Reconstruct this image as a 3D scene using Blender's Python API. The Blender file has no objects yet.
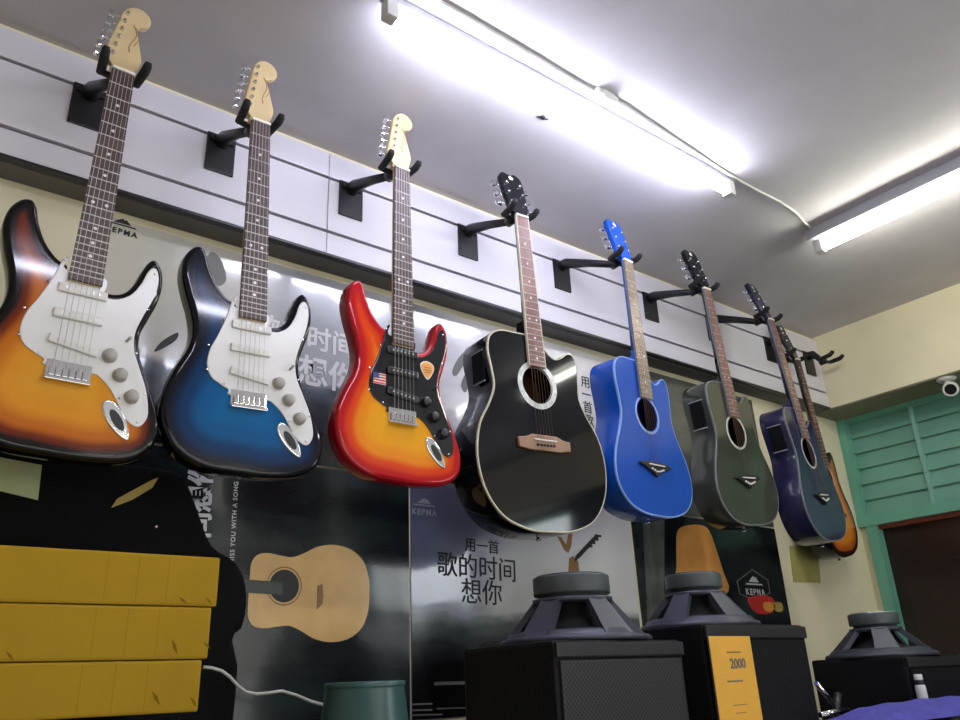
import bpy, bmesh, math, random
from mathutils import Vector, Matrix
from mathutils.geometry import delaunay_2d_cdt
random.seed(7)
sc = bpy.context.scene
COL = sc.collection
PI = math.pi
def R(a): return math.radians(a)

# ------------------------------------------------------------------ camera (at eye height, looking up at the wall display)
CZ = 1.30
RIGHT = Vector((0.79238775, -0.60868046, -0.04037011))
UP = Vector((-0.19991685, -0.32163821, 0.92551721))
FWD = Vector((0.57632881, 0.72529784, 0.37654766))
cam_d = bpy.data.cameras.new('camera'); cam = bpy.data.objects.new('camera', cam_d); COL.objects.link(cam)
m = Matrix((RIGHT, UP, -FWD)).transposed().to_4x4(); m.translation = (0, 0, CZ)
cam.matrix_world = m; cam_d.sensor_width = 36; cam_d.lens = 30; cam_d.clip_start = 0.02
sc.camera = cam
sc.view_settings.view_transform = 'Standard'; sc.view_settings.look = 'None'
sc.view_settings.gamma = 1; sc.view_settings.use_curve_mapping = False
sc.view_settings.exposure = -0.18

def at(px, py, Y):
    """a measured point of the photo on the vertical plane y = Y (metres)"""
    d = RIGHT * ((px - 480) / 800) - UP * ((py - 360) / 800) + FWD
    d = d * (Y / d.y); return Vector((d.x, Y, d.z + CZ))

# ------------------------------------------------------------------ materials
def new_mat(name):
    mt = bpy.data.materials.new(name); mt.use_nodes = True
    nt = mt.node_tree; b = nt.nodes['Principled BSDF']
    return mt, nt, b
def mat(name, col, rough=0.5, metal=0.0, coat=0.0, noise=0.0, nscale=20.0, bump=0.0, bscale=60.0, emis=None, estr=0, spec=None):
    mt, nt, b = new_mat(name)
    b.inputs['Base Color'].default_value = (*col, 1); b.inputs['Roughness'].default_value = rough
    b.inputs['Metallic'].default_value = metal; b.inputs['Coat Weight'].default_value = coat
    b.inputs['Coat Roughness'].default_value = 0.04
    if spec is not None: b.inputs['Specular IOR Level'].default_value = spec
    if emis: b.inputs['Emission Color'].default_value = (*emis, 1); b.inputs['Emission Strength'].default_value = estr
    tc = nt.nodes.new('ShaderNodeTexCoord')
    if noise > 0:
        n = nt.nodes.new('ShaderNodeTexNoise'); n.inputs['Scale'].default_value = nscale; n.inputs['Detail'].default_value = 4
        nt.links.new(tc.outputs['Object'], n.inputs['Vector'])
        r = nt.nodes.new('ShaderNodeValToRGB')
        r.color_ramp.elements[0].position = 0.3; r.color_ramp.elements[1].position = 0.7
        r.color_ramp.elements[0].color = (*[c * (1 - noise) for c in col], 1)
        r.color_ramp.elements[1].color = (*[min(1, c * (1 + noise)) for c in col], 1)
        nt.links.new(n.outputs['Fac'], r.inputs['Fac']); nt.links.new(r.outputs['Color'], b.inputs['Base Color'])
    if bump > 0:
        n = nt.nodes.new('ShaderNodeTexNoise'); n.inputs['Scale'].default_value = bscale
        nt.links.new(tc.outputs['Object'], n.inputs['Vector'])
        bp = nt.nodes.new('ShaderNodeBump'); bp.inputs['Strength'].default_value = bump; bp.inputs['Distance'].default_value = 0.01
        nt.links.new(n.outputs['Fac'], bp.inputs['Height']); nt.links.new(bp.outputs['Normal'], b.inputs['Normal'])
    return mt
def burst_mat(name, stops, rough=0.07):
    """lacquer colour by distance from the body's edge: an actual sunburst finish"""
    mt, nt, b = new_mat(name)
    a = nt.nodes.new('ShaderNodeAttribute'); a.attribute_name = 'edge'
    tc = nt.nodes.new('ShaderNodeTexCoord'); n = nt.nodes.new('ShaderNodeTexNoise'); n.inputs['Scale'].default_value = 9
    nt.links.new(tc.outputs['Object'], n.inputs['Vector'])
    mu = nt.nodes.new('ShaderNodeMath'); mu.operation = 'MULTIPLY_ADD'; mu.inputs[1].default_value = 0.012; 
    nt.links.new(n.outputs['Fac'], mu.inputs[0]); nt.links.new(a.outputs['Fac'], mu.inputs[2])
    mr = nt.nodes.new('ShaderNodeMapRange'); mr.inputs['From Min'].default_value = 0.006; mr.inputs['From Max'].default_value = 0.126
    nt.links.new(mu.outputs[0], mr.inputs['Value'])
    r = nt.nodes.new('ShaderNodeValToRGB'); cr = r.color_ramp; cr.interpolation = 'EASE'
    cr.elements[0].position = stops[0][0]; cr.elements[0].color = (*stops[0][1], 1)
    cr.elements[1].position = stops[-1][0]; cr.elements[1].color = (*stops[-1][1], 1)
    for p, c in stops[1:-1]:
        e = cr.elements.new(p); e.color = (*c, 1)
    nt.links.new(mr.outputs['Result'], r.inputs['Fac']); nt.links.new(r.outputs['Color'], b.inputs['Base Color'])
    b.inputs['Roughness'].default_value = rough; b.inputs['Specular IOR Level'].default_value = 0.42
    return mt

M = {}
M['ceiling'] = mat('ceiling_paint', (0.62, 0.59, 0.61), 0.9, noise=0.07, nscale=3.5, bump=0.15, bscale=14)
M['cream'] = mat('cream_wall_paint', (0.84, 0.78, 0.56), 0.8, noise=0.05, nscale=4, bump=0.1, bscale=10)
M['dimwall'] = mat('shopfront_wall_paint', (0.22, 0.21, 0.20), 0.8)
M['soffit'] = mat('grey_brown_soffit_paint', (0.15, 0.14, 0.13), 0.8, noise=0.15, nscale=3)  # shade under the back beam, put into the colour
M['soffit_olive'] = mat('olive_soffit_paint', (0.20, 0.19, 0.12), 0.8, noise=0.1, nscale=3)  # dark olive stands for the shade under the right beam
M['floor'] = mat('floor_tile', (0.55, 0.53, 0.50), 0.5, noise=0.1)
M['slat'] = mat('white_laminate', (0.74, 0.72, 0.79), 0.38, noise=0.02, nscale=6)
M['groove'] = mat('groove_shadow_grey', (0.06, 0.06, 0.07), 0.7)
M['blacktrim'] = mat('black_edge_trim', (0.012, 0.012, 0.014), 0.4)
M['black'] = mat('black_plastic', (0.012, 0.012, 0.015), 0.42)
M['foam'] = mat('black_foam', (0.01, 0.01, 0.013), 0.75, bump=0.3, bscale=300)
M['blackmetal'] = mat('black_powder_coat', (0.018, 0.018, 0.022), 0.38, metal=0.2)
M['chrome'] = mat('chrome', (0.82, 0.82, 0.84), 0.14, metal=1.0)
M['nickel'] = mat('nickel_fret_wire', (0.75, 0.73, 0.68), 0.3, metal=0.9)
M['maple'] = mat('maple_headstock_wood', (0.72, 0.55, 0.30), 0.38, coat=0.3, noise=0.06, nscale=14)
M['rosewood'] = mat('rosewood', (0.085, 0.05, 0.045), 0.42, noise=0.25, nscale=40)
M['rosewood_light'] = mat('reddish_rosewood', (0.22, 0.12, 0.105), 0.42, noise=0.2, nscale=40)
M['rosewood_tan'] = mat('dusty_tan_fretboard_wood', (0.30, 0.25, 0.18), 0.36, noise=0.2, nscale=40)  # pale tan carries the fretboard's sheen in the wood colour
M['pearl'] = mat('pearl_dot', (0.9, 0.88, 0.85), 0.25)
M['guardwhite'] = mat('white_pickguard_plastic', (0.86, 0.85, 0.83), 0.2)
M['guardblack'] = mat('black_pickguard_plastic', (0.008, 0.008, 0.012), 0.12, coat=0.6)
M['knobwhite'] = mat('yellowed_knob_plastic', (0.42, 0.40, 0.36), 0.4)
M['coverwhite'] = mat('aged_white_pickup_plastic', (0.80, 0.78, 0.74), 0.35)
M['coverblack'] = mat('black_pickup_plastic', (0.012, 0.012, 0.016), 0.3)
M['string'] = mat('steel_string', (0.70, 0.69, 0.66), 0.45, metal=0.3)
M['bronze'] = mat('bronze_string', (0.40, 0.24, 0.18), 0.35, metal=0.7)
M['bone'] = mat('bone_nut', (0.88, 0.85, 0.76), 0.4)
M['blackgloss'] = mat('gloss_black_lacquer', (0.004, 0.005, 0.008), 0.06)
M['bluesatin'] = mat('bright_blue_lacquer', (0.006, 0.072, 0.42), 0.22)
M['indigo'] = mat('dark_indigo_lacquer', (0.018, 0.018, 0.060), 0.16)
M['graphite'] = mat('black_green_tinged_lacquer', (0.045, 0.050, 0.036), 0.10)  # green-grey reflection on black lacquer, mixed into the base colour
M['bind_cream'] = mat('cream_binding', (0.62, 0.58, 0.42), 0.4)
M['bind_blue'] = mat('pale_blue_binding', (0.22, 0.38, 0.75), 0.35)
M['bind_grey'] = mat('grey_binding', (0.16, 0.16, 0.17), 0.4)
M['rosette'] = mat('abalone_rosette', (0.60, 0.62, 0.60), 0.25, noise=0.25, nscale=60)
M['rosette_blue'] = mat('pale_blue_rosette', (0.28, 0.42, 0.72), 0.3)
M['inside'] = mat('brown_inner_wood', (0.16, 0.07, 0.035), 0.7)
M['bridgewood'] = mat('tan_rosewood_bridge', (0.33, 0.19, 0.12), 0.45, noise=0.15)
M['cartonfold'] = mat('cardboard_fold', (0.34, 0.20, 0.012), 0.9, spec=0.15)
M['carton'] = mat('yellow_brown_cardboard', (0.42, 0.255, 0.018), 0.9, spec=0.15, noise=0.06, nscale=7, bump=0.25, bscale=9)
M['cartondark'] = mat('cardboard_crease_brown', (0.22, 0.125, 0.008), 0.9, spec=0.15)
M['bag'] = mat('black_nylon', (0.003, 0.003, 0.004), 0.85, spec=0.2, bump=0.2, bscale=220)
M['tealpot'] = mat('dark_teal_plastic', (0.04, 0.10, 0.095), 0.3)
M['cabinet'] = mat('black_textured_cabinet_paint', (0.003, 0.003, 0.004), 0.55, spec=0.25, bump=0.3, bscale=260)
M['basket'] = mat('dark_grey_cast_metal', (0.05, 0.054, 0.075), 0.4, metal=0.3)
M['magnet'] = mat('grey_ferrite_magnet', (0.065, 0.08, 0.085), 0.42)
M['steelplate'] = mat('zinc_back_plate', (0.45, 0.52, 0.50), 0.28, metal=0.8)
M['conepaper'] = mat('black_paper_cone', (0.012, 0.012, 0.013), 0.8)
M['teal'] = mat('teal_gloss_paint', (0.16, 0.44, 0.33), 0.35, noise=0.1, nscale=5)
M['tealdark'] = mat('teal_louvre_paint', (0.18, 0.41, 0.32), 0.4, noise=0.14, nscale=4)
M['teallight'] = mat('pale_teal_batten_paint', (0.25, 0.50, 0.42), 0.4)
M['doorwood'] = mat('dark_brown_door_wood', (0.018, 0.009, 0.008), 0.35, noise=0.5, nscale=5)
M['doortop'] = mat('red_brown_stop_bead', (0.22, 0.05, 0.03), 0.5)
M['fixture'] = mat('grey_painted_steel', (0.40, 0.41, 0.45), 0.45)
M['fixturedark'] = mat('dark_grey_painted_steel', (0.13, 0.13, 0.15), 0.5)
M['whiteplastic'] = mat('white_plastic', (0.75, 0.74, 0.72), 0.4)
M['cable'] = mat('pale_cable_plastic', (0.66, 0.66, 0.62), 0.45)
M['bluecloth'] = mat('violet_blue_cloth', (0.075, 0.07, 0.38), 0.85, noise=0.15, nscale=30, bump=0.5, bscale=60)
M['orangelabel'] = mat('orange_price_card', (0.88, 0.47, 0.06), 0.5, noise=0.05, nscale=10)
M['ink'] = mat('black_ink', (0.012, 0.012, 0.014), 0.5)
M['inkgrey'] = mat('grey_ink', (0.16, 0.16, 0.15), 0.5)
M['inkbrown'] = mat('brown_ink', (0.32, 0.17, 0.06), 0.5)
M['inkwhite'] = mat('white_ink', (0.72, 0.73, 0.74), 0.4)
M['inkpale'] = mat('pale_lilac_ink', (0.40, 0.40, 0.50), 0.4)
M['paper'] = mat('pale_green_paper', (0.46, 0.52, 0.30), 0.7)
M['olivepaper'] = mat('olive_paper', (0.40, 0.38, 0.12), 0.7, noise=0.1)
M['yellow'] = mat('yellow_trim', (0.50, 0.38, 0.09), 0.5)
M['orange'] = mat('orange_sticker', (0.88, 0.36, 0.06), 0.45)
M['red'] = mat('red_ink', (0.65, 0.03, 0.03), 0.45)
M['stickerwhite'] = mat('sticker_white', (0.8, 0.76, 0.7), 0.4)
M['flagblue'] = mat('sticker_blue', (0.03, 0.05, 0.25), 0.4)
M['neckprint'] = mat('printed_dark_neck', (0.05, 0.06, 0.05), 0.25)
M['spruceprint'] = mat('printed_spruce_wood', (0.80, 0.52, 0.20), 0.22, noise=0.1, nscale=12)
M['amberprint'] = mat('printed_amber_wood', (0.78, 0.36, 0.09), 0.22, noise=0.25, nscale=6)
M['counter'] = mat('dark_counter_laminate', (0.03, 0.03, 0.032), 0.5)
M['tube_cool'] = mat('lit_cool_tube', (1, 1, 1), 0.5, emis=(0.80, 0.82, 1.0), estr=54)
M['tube_warm'] = mat('lit_neutral_tube', (1, 1, 1), 0.5, emis=(1.0, 1.0, 0.87), estr=54)
M['daypane'] = mat('frosted_glass_lit_by_daylight', (1, 1, 1), 0.5, emis=(0.9, 0.95, 1.0), estr=9)  # emitter of the added side window, unseen
M['frontpane'] = mat('shop_window_lit_by_daylight', (1, 1, 1), 0.5, emis=(1.0, 0.97, 0.92), estr=1.9)  # emitter of the added shop front, lights the display from the front
M['sb_three'] = burst_mat('three_colour_sunburst', [(0.0, (0.003, 0.003, 0.004)), (0.12, (0.006, 0.004, 0.004)), (0.21, (0.16, 0.02, 0.004)), (0.36, (0.60, 0.16, 0.01)), (0.62, (0.80, 0.33, 0.02)), (1.0, (0.82, 0.38, 0.03))])
M['sb_blue'] = burst_mat('blue_burst', [(0.0, (0.002, 0.002, 0.004)), (0.12, (0.002, 0.004, 0.012)), (0.35, (0.002, 0.035, 0.12)), (0.6, (0.002, 0.10, 0.28)), (1.0, (0.003, 0.14, 0.37))])
M['sb_cherry'] = burst_mat('cherry_burst', [(0.0, (0.32, 0.004, 0.012)), (0.13, (0.50, 0.008, 0.012)), (0.27, (0.72, 0.06, 0.008)), (0.45, (0.85, 0.27, 0.01)), (0.7, (0.87, 0.38, 0.012)), (1.0, (0.88, 0.42, 0.015))])
M['sb_orange'] = burst_mat('orange_burst', [(0.0, (0.006, 0.004, 0.004)), (0.12, (0.03, 0.008, 0.004)), (0.24, (0.45, 0.10, 0.01)), (0.5, (0.75, 0.25, 0.02)), (1.0, (0.8, 0.34, 0.04))])

# ------------------------------------------------------------------ mesh builder
class MB:
    def __init__(s): s.v = []; s.f = []; s.m = []; s.e = None; s.sm = []
    def add(s, vs, fs, mi=0, smooth=False):
        o = len(s.v); s.v += [tuple(v) for v in vs]
        for f in fs: s.f.append([i + o for i in f]); s.m.append(mi); s.sm.append(smooth)
    def box(s, x0, x1, y0, y1, z0, z1, mi=0, xf=None):
        vs = [Vector((x, y, z)) for x in (x0, x1) for y in (y0, y1) for z in (z0, z1)]
        if xf: vs = [xf @ v for v in vs]
        s.add(vs, [(0, 1, 3, 2), (4, 6, 7, 5), (0, 4, 5, 1), (2, 3, 7, 6), (0, 2, 6, 4), (1, 5, 7, 3)], mi); return s
    def rbox(s, x0, x1, y0, y1, z0, z1, r=0.004, mi=0, xf=None):
        """box with chamfered edges"""
        bm = bmesh.new(); bmesh.ops.create_cube(bm, size=1)
        for v in bm.verts:
            v.co = Vector(((x0 + x1) / 2 + v.co.x * (x1 - x0), (y0 + y1) / 2 + v.co.y * (y1 - y0), (z0 + z1) / 2 + v.co.z * (z1 - z0)))
        bmesh.ops.bevel(bm, geom=bm.edges[:], offset=r, segments=2, affect='EDGES', profile=0.6)
        bm.verts.ensure_lookup_table()
        vs = [v.co.copy() for v in bm.verts]
        if xf: vs = [xf @ v for v in vs]
        s.add(vs, [[v.index for v in f.verts] for f in bm.faces], mi); bm.free(); return s
    def tube(s, pts, r, n=10, mi=0, caps=True, smooth=True):
        pts = [Vector(p) for p in pts]; rs = r if isinstance(r, (list, tuple)) else [r] * len(pts)
        rings = []; prev = None
        for i, p in enumerate(pts):
            t = (pts[min(i + 1, len(pts) - 1)] - pts[max(i - 1, 0)]).normalized()
            if prev is None: a = t.orthogonal().normalized()
            else: a = (prev - t * prev.dot(t)).normalized()
            prev = a; b = t.cross(a)
            rings.append([p + (a * math.cos(2 * PI * k / n) + b * math.sin(2 * PI * k / n)) * rs[i] for k in range(n)])
        vs = [v for rg in rings for v in rg]; fs = []
        for i in range(len(pts) - 1):
            for k in range(n): fs.append((i * n + k, i * n + (k + 1) % n, (i + 1) * n + (k + 1) % n, (i + 1) * n + k))
        s.add(vs, fs, mi, smooth)
        if caps:
            s.add(rings[0], [list(range(n))[::-1]], mi); s.add(rings[-1], [list(range(n))], mi)
        return s
    def lathe(s, prof, c=(0, 0, 0), n=40, mi=0, smooth=True, ang=None):
        c = Vector(c); vs = []
        for r, z in prof:
            for k in range(n): a = 2 * PI * k / n; vs.append(c + Vector((r * math.cos(a), r * math.sin(a), z)))
        fs = []
        for i in range(len(prof) - 1):
            for k in range(n): fs.append((i * n + k, i * n + (k + 1) % n, (i + 1) * n + (k + 1) % n, (i + 1) * n + k))
        s.add(vs, fs, mi, smooth); return s
    def prism(s, pts, y0, y1, mi=0, mside=None):
        """polygon in the x-z plane given a thickness in y"""
        n = len(pts); vs = [(p[0], y0, p[1]) for p in pts] + [(p[0], y1, p[1]) for p in pts]
        s.add(vs, [list(range(n)), [i + n for i in range(n)][::-1]], mi)
        s.add(vs, [(i, i + n, (i + 1) % n + n, (i + 1) % n) for i in range(n)], mi if mside is None else mside); return s
    def xform(s, mtx): s.v = [tuple(mtx @ Vector(v)) for v in s.v]; return s
    def build(s, name, mats, parent=None, fix=True):
        me = bpy.data.meshes.new(name); me.from_pydata(s.v, [], s.f)
        if not isinstance(mats, (list, tuple)): mats = [mats]
        for mm in mats: me.materials.append(M[mm] if isinstance(mm, str) else mm)
        for p, mi, sm in zip(me.polygons, s.m, s.sm): p.material_index = mi; p.use_smooth = sm
        if s.e is not None:
            a = me.attributes.new('edge', 'FLOAT', 'POINT'); a.data.foreach_set('value', s.e)
        if fix:
            bm = bmesh.new(); bm.from_mesh(me)
            if s.e is None: bmesh.ops.remove_doubles(bm, verts=bm.verts, dist=1e-6)
            bmesh.ops.recalc_face_normals(bm, faces=bm.faces); bm.to_mesh(me); bm.free()
        me.update()
        o = bpy.data.objects.new(name, me); COL.objects.link(o)
        if parent: o.parent = parent
        return o
def tag(o, label=None, cat=None, group=None, kind=None):
    if label: o['label'] = label
    if cat: o['category'] = cat
    if group: o['group'] = group
    if kind: o['kind'] = kind
    return o
def thing(name, label, cat, loc=(0, 0, 0), rot=(0, 0, 0), group=None):
    o = bpy.data.objects.new(name, None); COL.objects.link(o); o.location = loc; o.rotation_euler = rot
    o.empty_display_size = 0.05
    return tag(o, label, cat, group)
def smooth_closed(pts, sub=8):
    n = len(pts); out = []
    for i in range(n):
        p0, p1, p2, p3 = [Vector(pts[(i + k - 1) % n]) for k in range(4)]
        for j in range(sub):
            t = j / sub
            out.append(0.5 * ((2 * p1) + (p2 - p0) * t + (2 * p0 - 5 * p1 + 4 * p2 - p3) * t * t + (3 * p1 - p0 - 3 * p2 + p3) * t ** 3))
    return out
def resample(pts, step):
    out = []; n = len(pts)
    for i in range(n):
        a = pts[i]; b = pts[(i + 1) % n]; L = (b - a).length; k = max(1, int(L / step))
        for j in range(k): out.append(a.lerp(b, j / k))
    return out
def offset_in(pts, d):
    n = len(pts); out = []
    area = sum(pts[i].x * pts[(i + 1) % n].y - pts[(i + 1) % n].x * pts[i].y for i in range(n))
    sg = 1 if area > 0 else -1
    for i in range(n):
        t = (pts[(i + 1) % n] - pts[i - 1]).normalized()
        out.append(pts[i] + Vector((-t.y, t.x)) * d * sg)
    return out
def inside(p, poly):
    c = False; n = len(poly)
    for i in range(n):
        a, b = poly[i], poly[i - 1]
        if (a.y > p.y) != (b.y > p.y) and p.x < (b.x - a.x) * (p.y - a.y) / (b.y - a.y) + a.x: c = not c
    return c
def edist(p, poly):
    best = 9
    for i in range(len(poly)):
        a, b = poly[i - 1], poly[i]; ab = b - a; L = ab.length_squared
        t = 0 if L == 0 else max(0, min(1, (p - a).dot(ab) / L)); best = min(best, (a + ab * t - p).length_squared)
    return math.sqrt(best)
def face_fill(outline, hole=None, grid=0.011, ref=None, nogrid=False):
    """triangulated face inside an outline, with the distance to the outline at each vertex"""
    ref = ref or outline
    P = list(outline); E = [(i, (i + 1) % len(P)) for i in range(len(P))]
    if hole:
        o = len(P); P += hole; E += [(o + i, o + (i + 1) % len(hole)) for i in range(len(hole))]
    if not nogrid:
        xs = [p.x for p in outline]; ys = [p.y for p in outline]
        y = min(ys); row = 0
        while y < max(ys):
            x = min(xs) + (grid / 2 if row % 2 else 0)
            while x < max(xs):
                p = Vector((x, y))
                if inside(p, outline) and edist(p, outline) > grid * 0.4 and not (hole and (inside(p, hole) or edist(p, hole) < grid * 0.4)): P.append(p)
                x += grid
            y += grid * 0.87; row += 1
    vs, _, fs, *_ = delaunay_2d_cdt(P, E, [], 1, 1e-7)
    ff = []
    for f in fs:
        c = (vs[f[0]] + vs[f[1]] + vs[f[2]]) / 3
        if inside(c, outline) and not (hole and inside(c, hole)): ff.append(list(f))
    return vs, ff, [edist(v, ref) for v in vs]
def solid(outline, y0, y1, rf, rb, hole=None, grid=0.011, seg=4, dome=0.0):
    """rounded slab: front face at y0, back at y1, edge radii rf and rb; outline in x,z"""
    mb = MB(); mb.e = []
    prof = [(rf + 0.0015, y0)]
    for k in range(seg + 1):
        a = PI / 2 * k / seg; prof.append((rf * (1 - math.sin(a)), y0 + rf * (1 - math.cos(a))))
    for k in range(seg + 1):
        a = PI / 2 * k / seg; prof.append((rb * (1 - math.cos(a)), y1 - rb * (1 - math.sin(a))))
    n = len(outline); rings = []
    for d, y in prof:
        pl = offset_in(outline, d) if d > 1e-6 else outline
        rings.append(pl); mb.e += [d if y < (y0 + y1) / 2 else 0.0] * n
    vs = [(p.x, prof[i][1], p.y) for i, pl in enumerate(rings) for p in pl]
    fs = [(i * n + k, i * n + (k + 1) % n, (i + 1) * n + (k + 1) % n, (i + 1) * n + k) for i in range(len(rings) - 1) for k in range(n)]
    mb.add(vs, fs, 0, True)
    v2, f2, e2 = face_fill(rings[0], hole, grid, outline)
    mb.add([(p.x, y0, p.y) for p in v2], f2, 0, True); mb.e += e2
    v3, f3, e3 = face_fill(rings[-1], None, grid * 2, outline, True)
    mb.add([(p.x, y1, p.y) for p in v3], f3, 0, False); mb.e += [0.0] * len(v3)
    return mb
def finish(o):
    """weld the seams (keeps the edge attribute) and face normals outward"""
    bm = bmesh.new(); bm.from_mesh(o.data); bmesh.ops.remove_doubles(bm, verts=bm.verts, dist=1e-5)
    bmesh.ops.recalc_face_normals(bm, faces=bm.faces); bm.to_mesh(o.data); bm.free(); return o
def text_mesh(name, body, size, mtx, material, parent=None, bold=0.0, extrude=0.0004, align='CENTER', spacing=1.0, line=1.0):
    c = bpy.data.curves.new(name, 'FONT'); c.body = body; c.size = size; c.align_x = align; c.align_y = 'CENTER'
    c.offset = bold; c.extrude = extrude; c.space_character = spacing; c.space_line = line; c.resolution_u = 3
    t = bpy.data.objects.new(name, c); COL.objects.link(t)
    dg = bpy.context.evaluated_depsgraph_get(); me = bpy.data.meshes.new_from_object(t.evaluated_get(dg)); me.name = name
    bpy.data.objects.remove(t); bpy.data.curves.remove(c)
    me.transform(mtx); me.materials.clear(); me.materials.append(M[material])
    o = bpy.data.objects.new(name, me); COL.objects.link(o)
    if parent: o.parent = parent
    return o
def txf(x, y, z, rot=0.0, sx=1.0, shear=0.0):
    """text plane facing -y, turned by rot in its own plane"""
    s = Matrix.Scale(sx, 4, (1, 0, 0))
    return Matrix.Translation((x, y, z)) @ Matrix.Rotation(PI / 2, 4, 'X') @ Matrix.Rotation(rot, 4, 'Z') @ s
def V2(l, k=0.001): return [Vector((a * k, b * k)) for a, b in l]
def circ(cx, cz, r, n=40): return [Vector((cx + r * math.cos(2 * PI * k / n), cz + r * math.sin(2 * PI * k / n))) for k in range(n)]

# ------------------------------------------------------------------ the room
ZC = 1.398 + CZ; ZB = 1.055 + CZ; YB = 1.755; YS = 1.67; XW = 3.27; XR = 3.47
XL = -2.3; YF = -3.0
def struct(name, mb, mats):
    o = mb.build(name, mats); o['kind'] = 'structure'; return o
struct('floor', MB().box(XL - .1, XR + .1, YF - .1, YB + .1, -0.1, 0), 'floor')
struct('ceiling', MB().box(XL - .1, XR + .3, YF - .1, YB + .3, ZC, ZC + .1), 'ceiling')
struct('wall_back', MB().box(XL, XR + .3, YB, YB + .12, 0, ZC), 'cream')
struct('wall_left', MB().box(XL - .12, XL, YF, YB, 0, ZC), 'cream')
struct('wall_front', MB().box(XL - .12, XR + .3, YF - .12, YF, 0, ZC), 'dimwall')
struct('trim_3', MB().box(XL, XW - .001, YS + .021, YB - .0005, ZB, ZB + .008), 'soffit')  # thin dark sheet painting the shade on the beam's underside
struct('trim_4', MB().box(XW + .001, XR, YF, YB - .0005, ZB - .003, ZB + .0035), 'soffit_olive')  # same painted shade for the underside of the right beam
struct('trim_1', MB().box(XL, XW, YS + .02, YB, ZB + .008, ZC), 'cream')['label'] = 'cream beam carrying the slatwall panels'
struct('trim_2', MB().box(XW, XR + .1, YF, YB, ZB + .004, ZC), 'cream')['label'] = 'cream beam above the teal louvred panel'
# right wall around the louvred panel and the door
PT, PBt = ZB, 0.612 + CZ; DT = 0.572 + CZ
w = MB(); w.box(XR, XR + .12, YF, -2.3, 0, ZB); w.box(XR, XR + .12, -1.0, 0.72, 0, ZB); w.box(XR, XR + .12, -2.3, -1.0, 0, .50 + CZ); w.box(XR, XR + .12, -2.3, -1.0, 1.035 + CZ, ZB); struct('trim_5', MB().box(XR, XR + .12, 1.724, YB, 0, PBt - .047), 'cream'); struct('wall_right', w, 'dimwall')
# side window added out of view: glows for fill and for guitar reflections
w2 = bpy.data.objects.new('window_2', None); COL.objects.link(w2); w2.location = (XR, -1.65, .50 + CZ); w2['kind'] = 'structure'
fb_ = MB(); fb_.box(0, .06, -.65, -.62, 0, .535); fb_.box(0, .06, .62, .65, 0, .535); fb_.box(0, .06, -.62, .62, 0, .03); fb_.box(0, .06, -.62, .62, .505, .535)
fb_.build('window_frame', 'teal', w2)
MB().box(.035, .039, -.62, .62, .03, .505).build('pane', 'daypane', w2)

# teal louvred transom
wn = bpy.data.objects.new('window_1', None); COL.objects.link(wn); wn.location = (XR, 1.24, PBt); wn['kind'] = 'structure'
def rel(mb, o): return mb.xform(Matrix.Translation(-Vector(o.location)))
fr = MB(); y0, y1 = 0.72, YB - .002
fr.box(XR - .02, XR + .05, y1 - .035, y1, PBt, PT - .004); fr.box(XR - .02, XR + .05, y0, y0 + .035, PBt, PT - .004)
fr.box(XR - .025, XR + .055, y0, y1, PBt - .045, PBt); fr.box(XR - .008, XR + .05, y0 + .035, y1 - .035, PT - .024, PT - .004)
rel(fr, wn).build('window_frame', 'teal', wn)
sl = MB(); nsl = 6
for k in range(nsl):
    za = PBt + (PT - .024 - PBt) * k / nsl; zb = PBt + (PT - .024 - PBt) * (k + 1) / nsl
    sl.prism([(0.012, za), (0.017, za), (0.034, zb + .010), (0.029, zb + .010)], y0 + .035, y1 - .035)
sl.v = [(XR + x, y, z) for x, y, z in sl.v]
rel(sl, wn).build('louvre_slats', 'tealdark', wn)
for yy in (1.433, 1.07):
    rel(MB().box(XR + .004, XR + .034, yy - .007, yy + .007, PBt, PT - .024), wn).build('mullion', 'teallight', wn)
# door below it
dr = bpy.data.objects.new('door_1', None); COL.objects.link(dr); dr.location = (XR, 1.24, 0); dr['kind'] = 'structure'
j = MB(); j.box(XR - .02, XR + .06, 1.676, 1.722, 0, DT + .0); j.box(XR - .02, XR + .06, 0.72, 0.765, 0, DT)
rel(j, dr).build('door_frame', 'teal', dr)
rel(MB().box(XR + .0, XR + .05, 0.765, 1.676, DT - .022, DT), dr).build('stop_bead', 'doortop', dr)
d = MB(); d.box(XR + .03, XR + .07, 0.765, 1.676, 0.01, DT - .022)
for yy in (0.86, 1.28):
    for z0, z1 in ((0.25, 0.85), (1.0, 1.7)): d.rbox(XR + .018, XR + .032, yy, yy + .34, z0, z1, 0.006)
rel(d, dr).build('door_leaf', 'doorwood', dr)

# shop front added out of view: glows as frontal fill light
w3 = bpy.data.objects.new('window_3', None); COL.objects.link(w3); w3.location = (.9, YF, .9); w3['kind'] = 'structure'
fb_ = MB(); fb_.box(-1.95, -1.9, 0.001, .05, -.55, 1.25); fb_.box(1.9, 1.95, 0.001, .05, -.55, 1.25); fb_.box(-1.9, 1.9, 0.001, .05, -.55, -.5); fb_.box(-1.9, 1.9, 0.001, .05, 1.2, 1.25); fb_.box(-.025, .025, 0.001, .05, -.5, 1.2)
fb_.build('window_frame', 'teal', w3)
MB().box(-1.9, 1.9, .006, .012, -.5, 1.2).build('pane', 'frontpane', w3)

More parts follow.
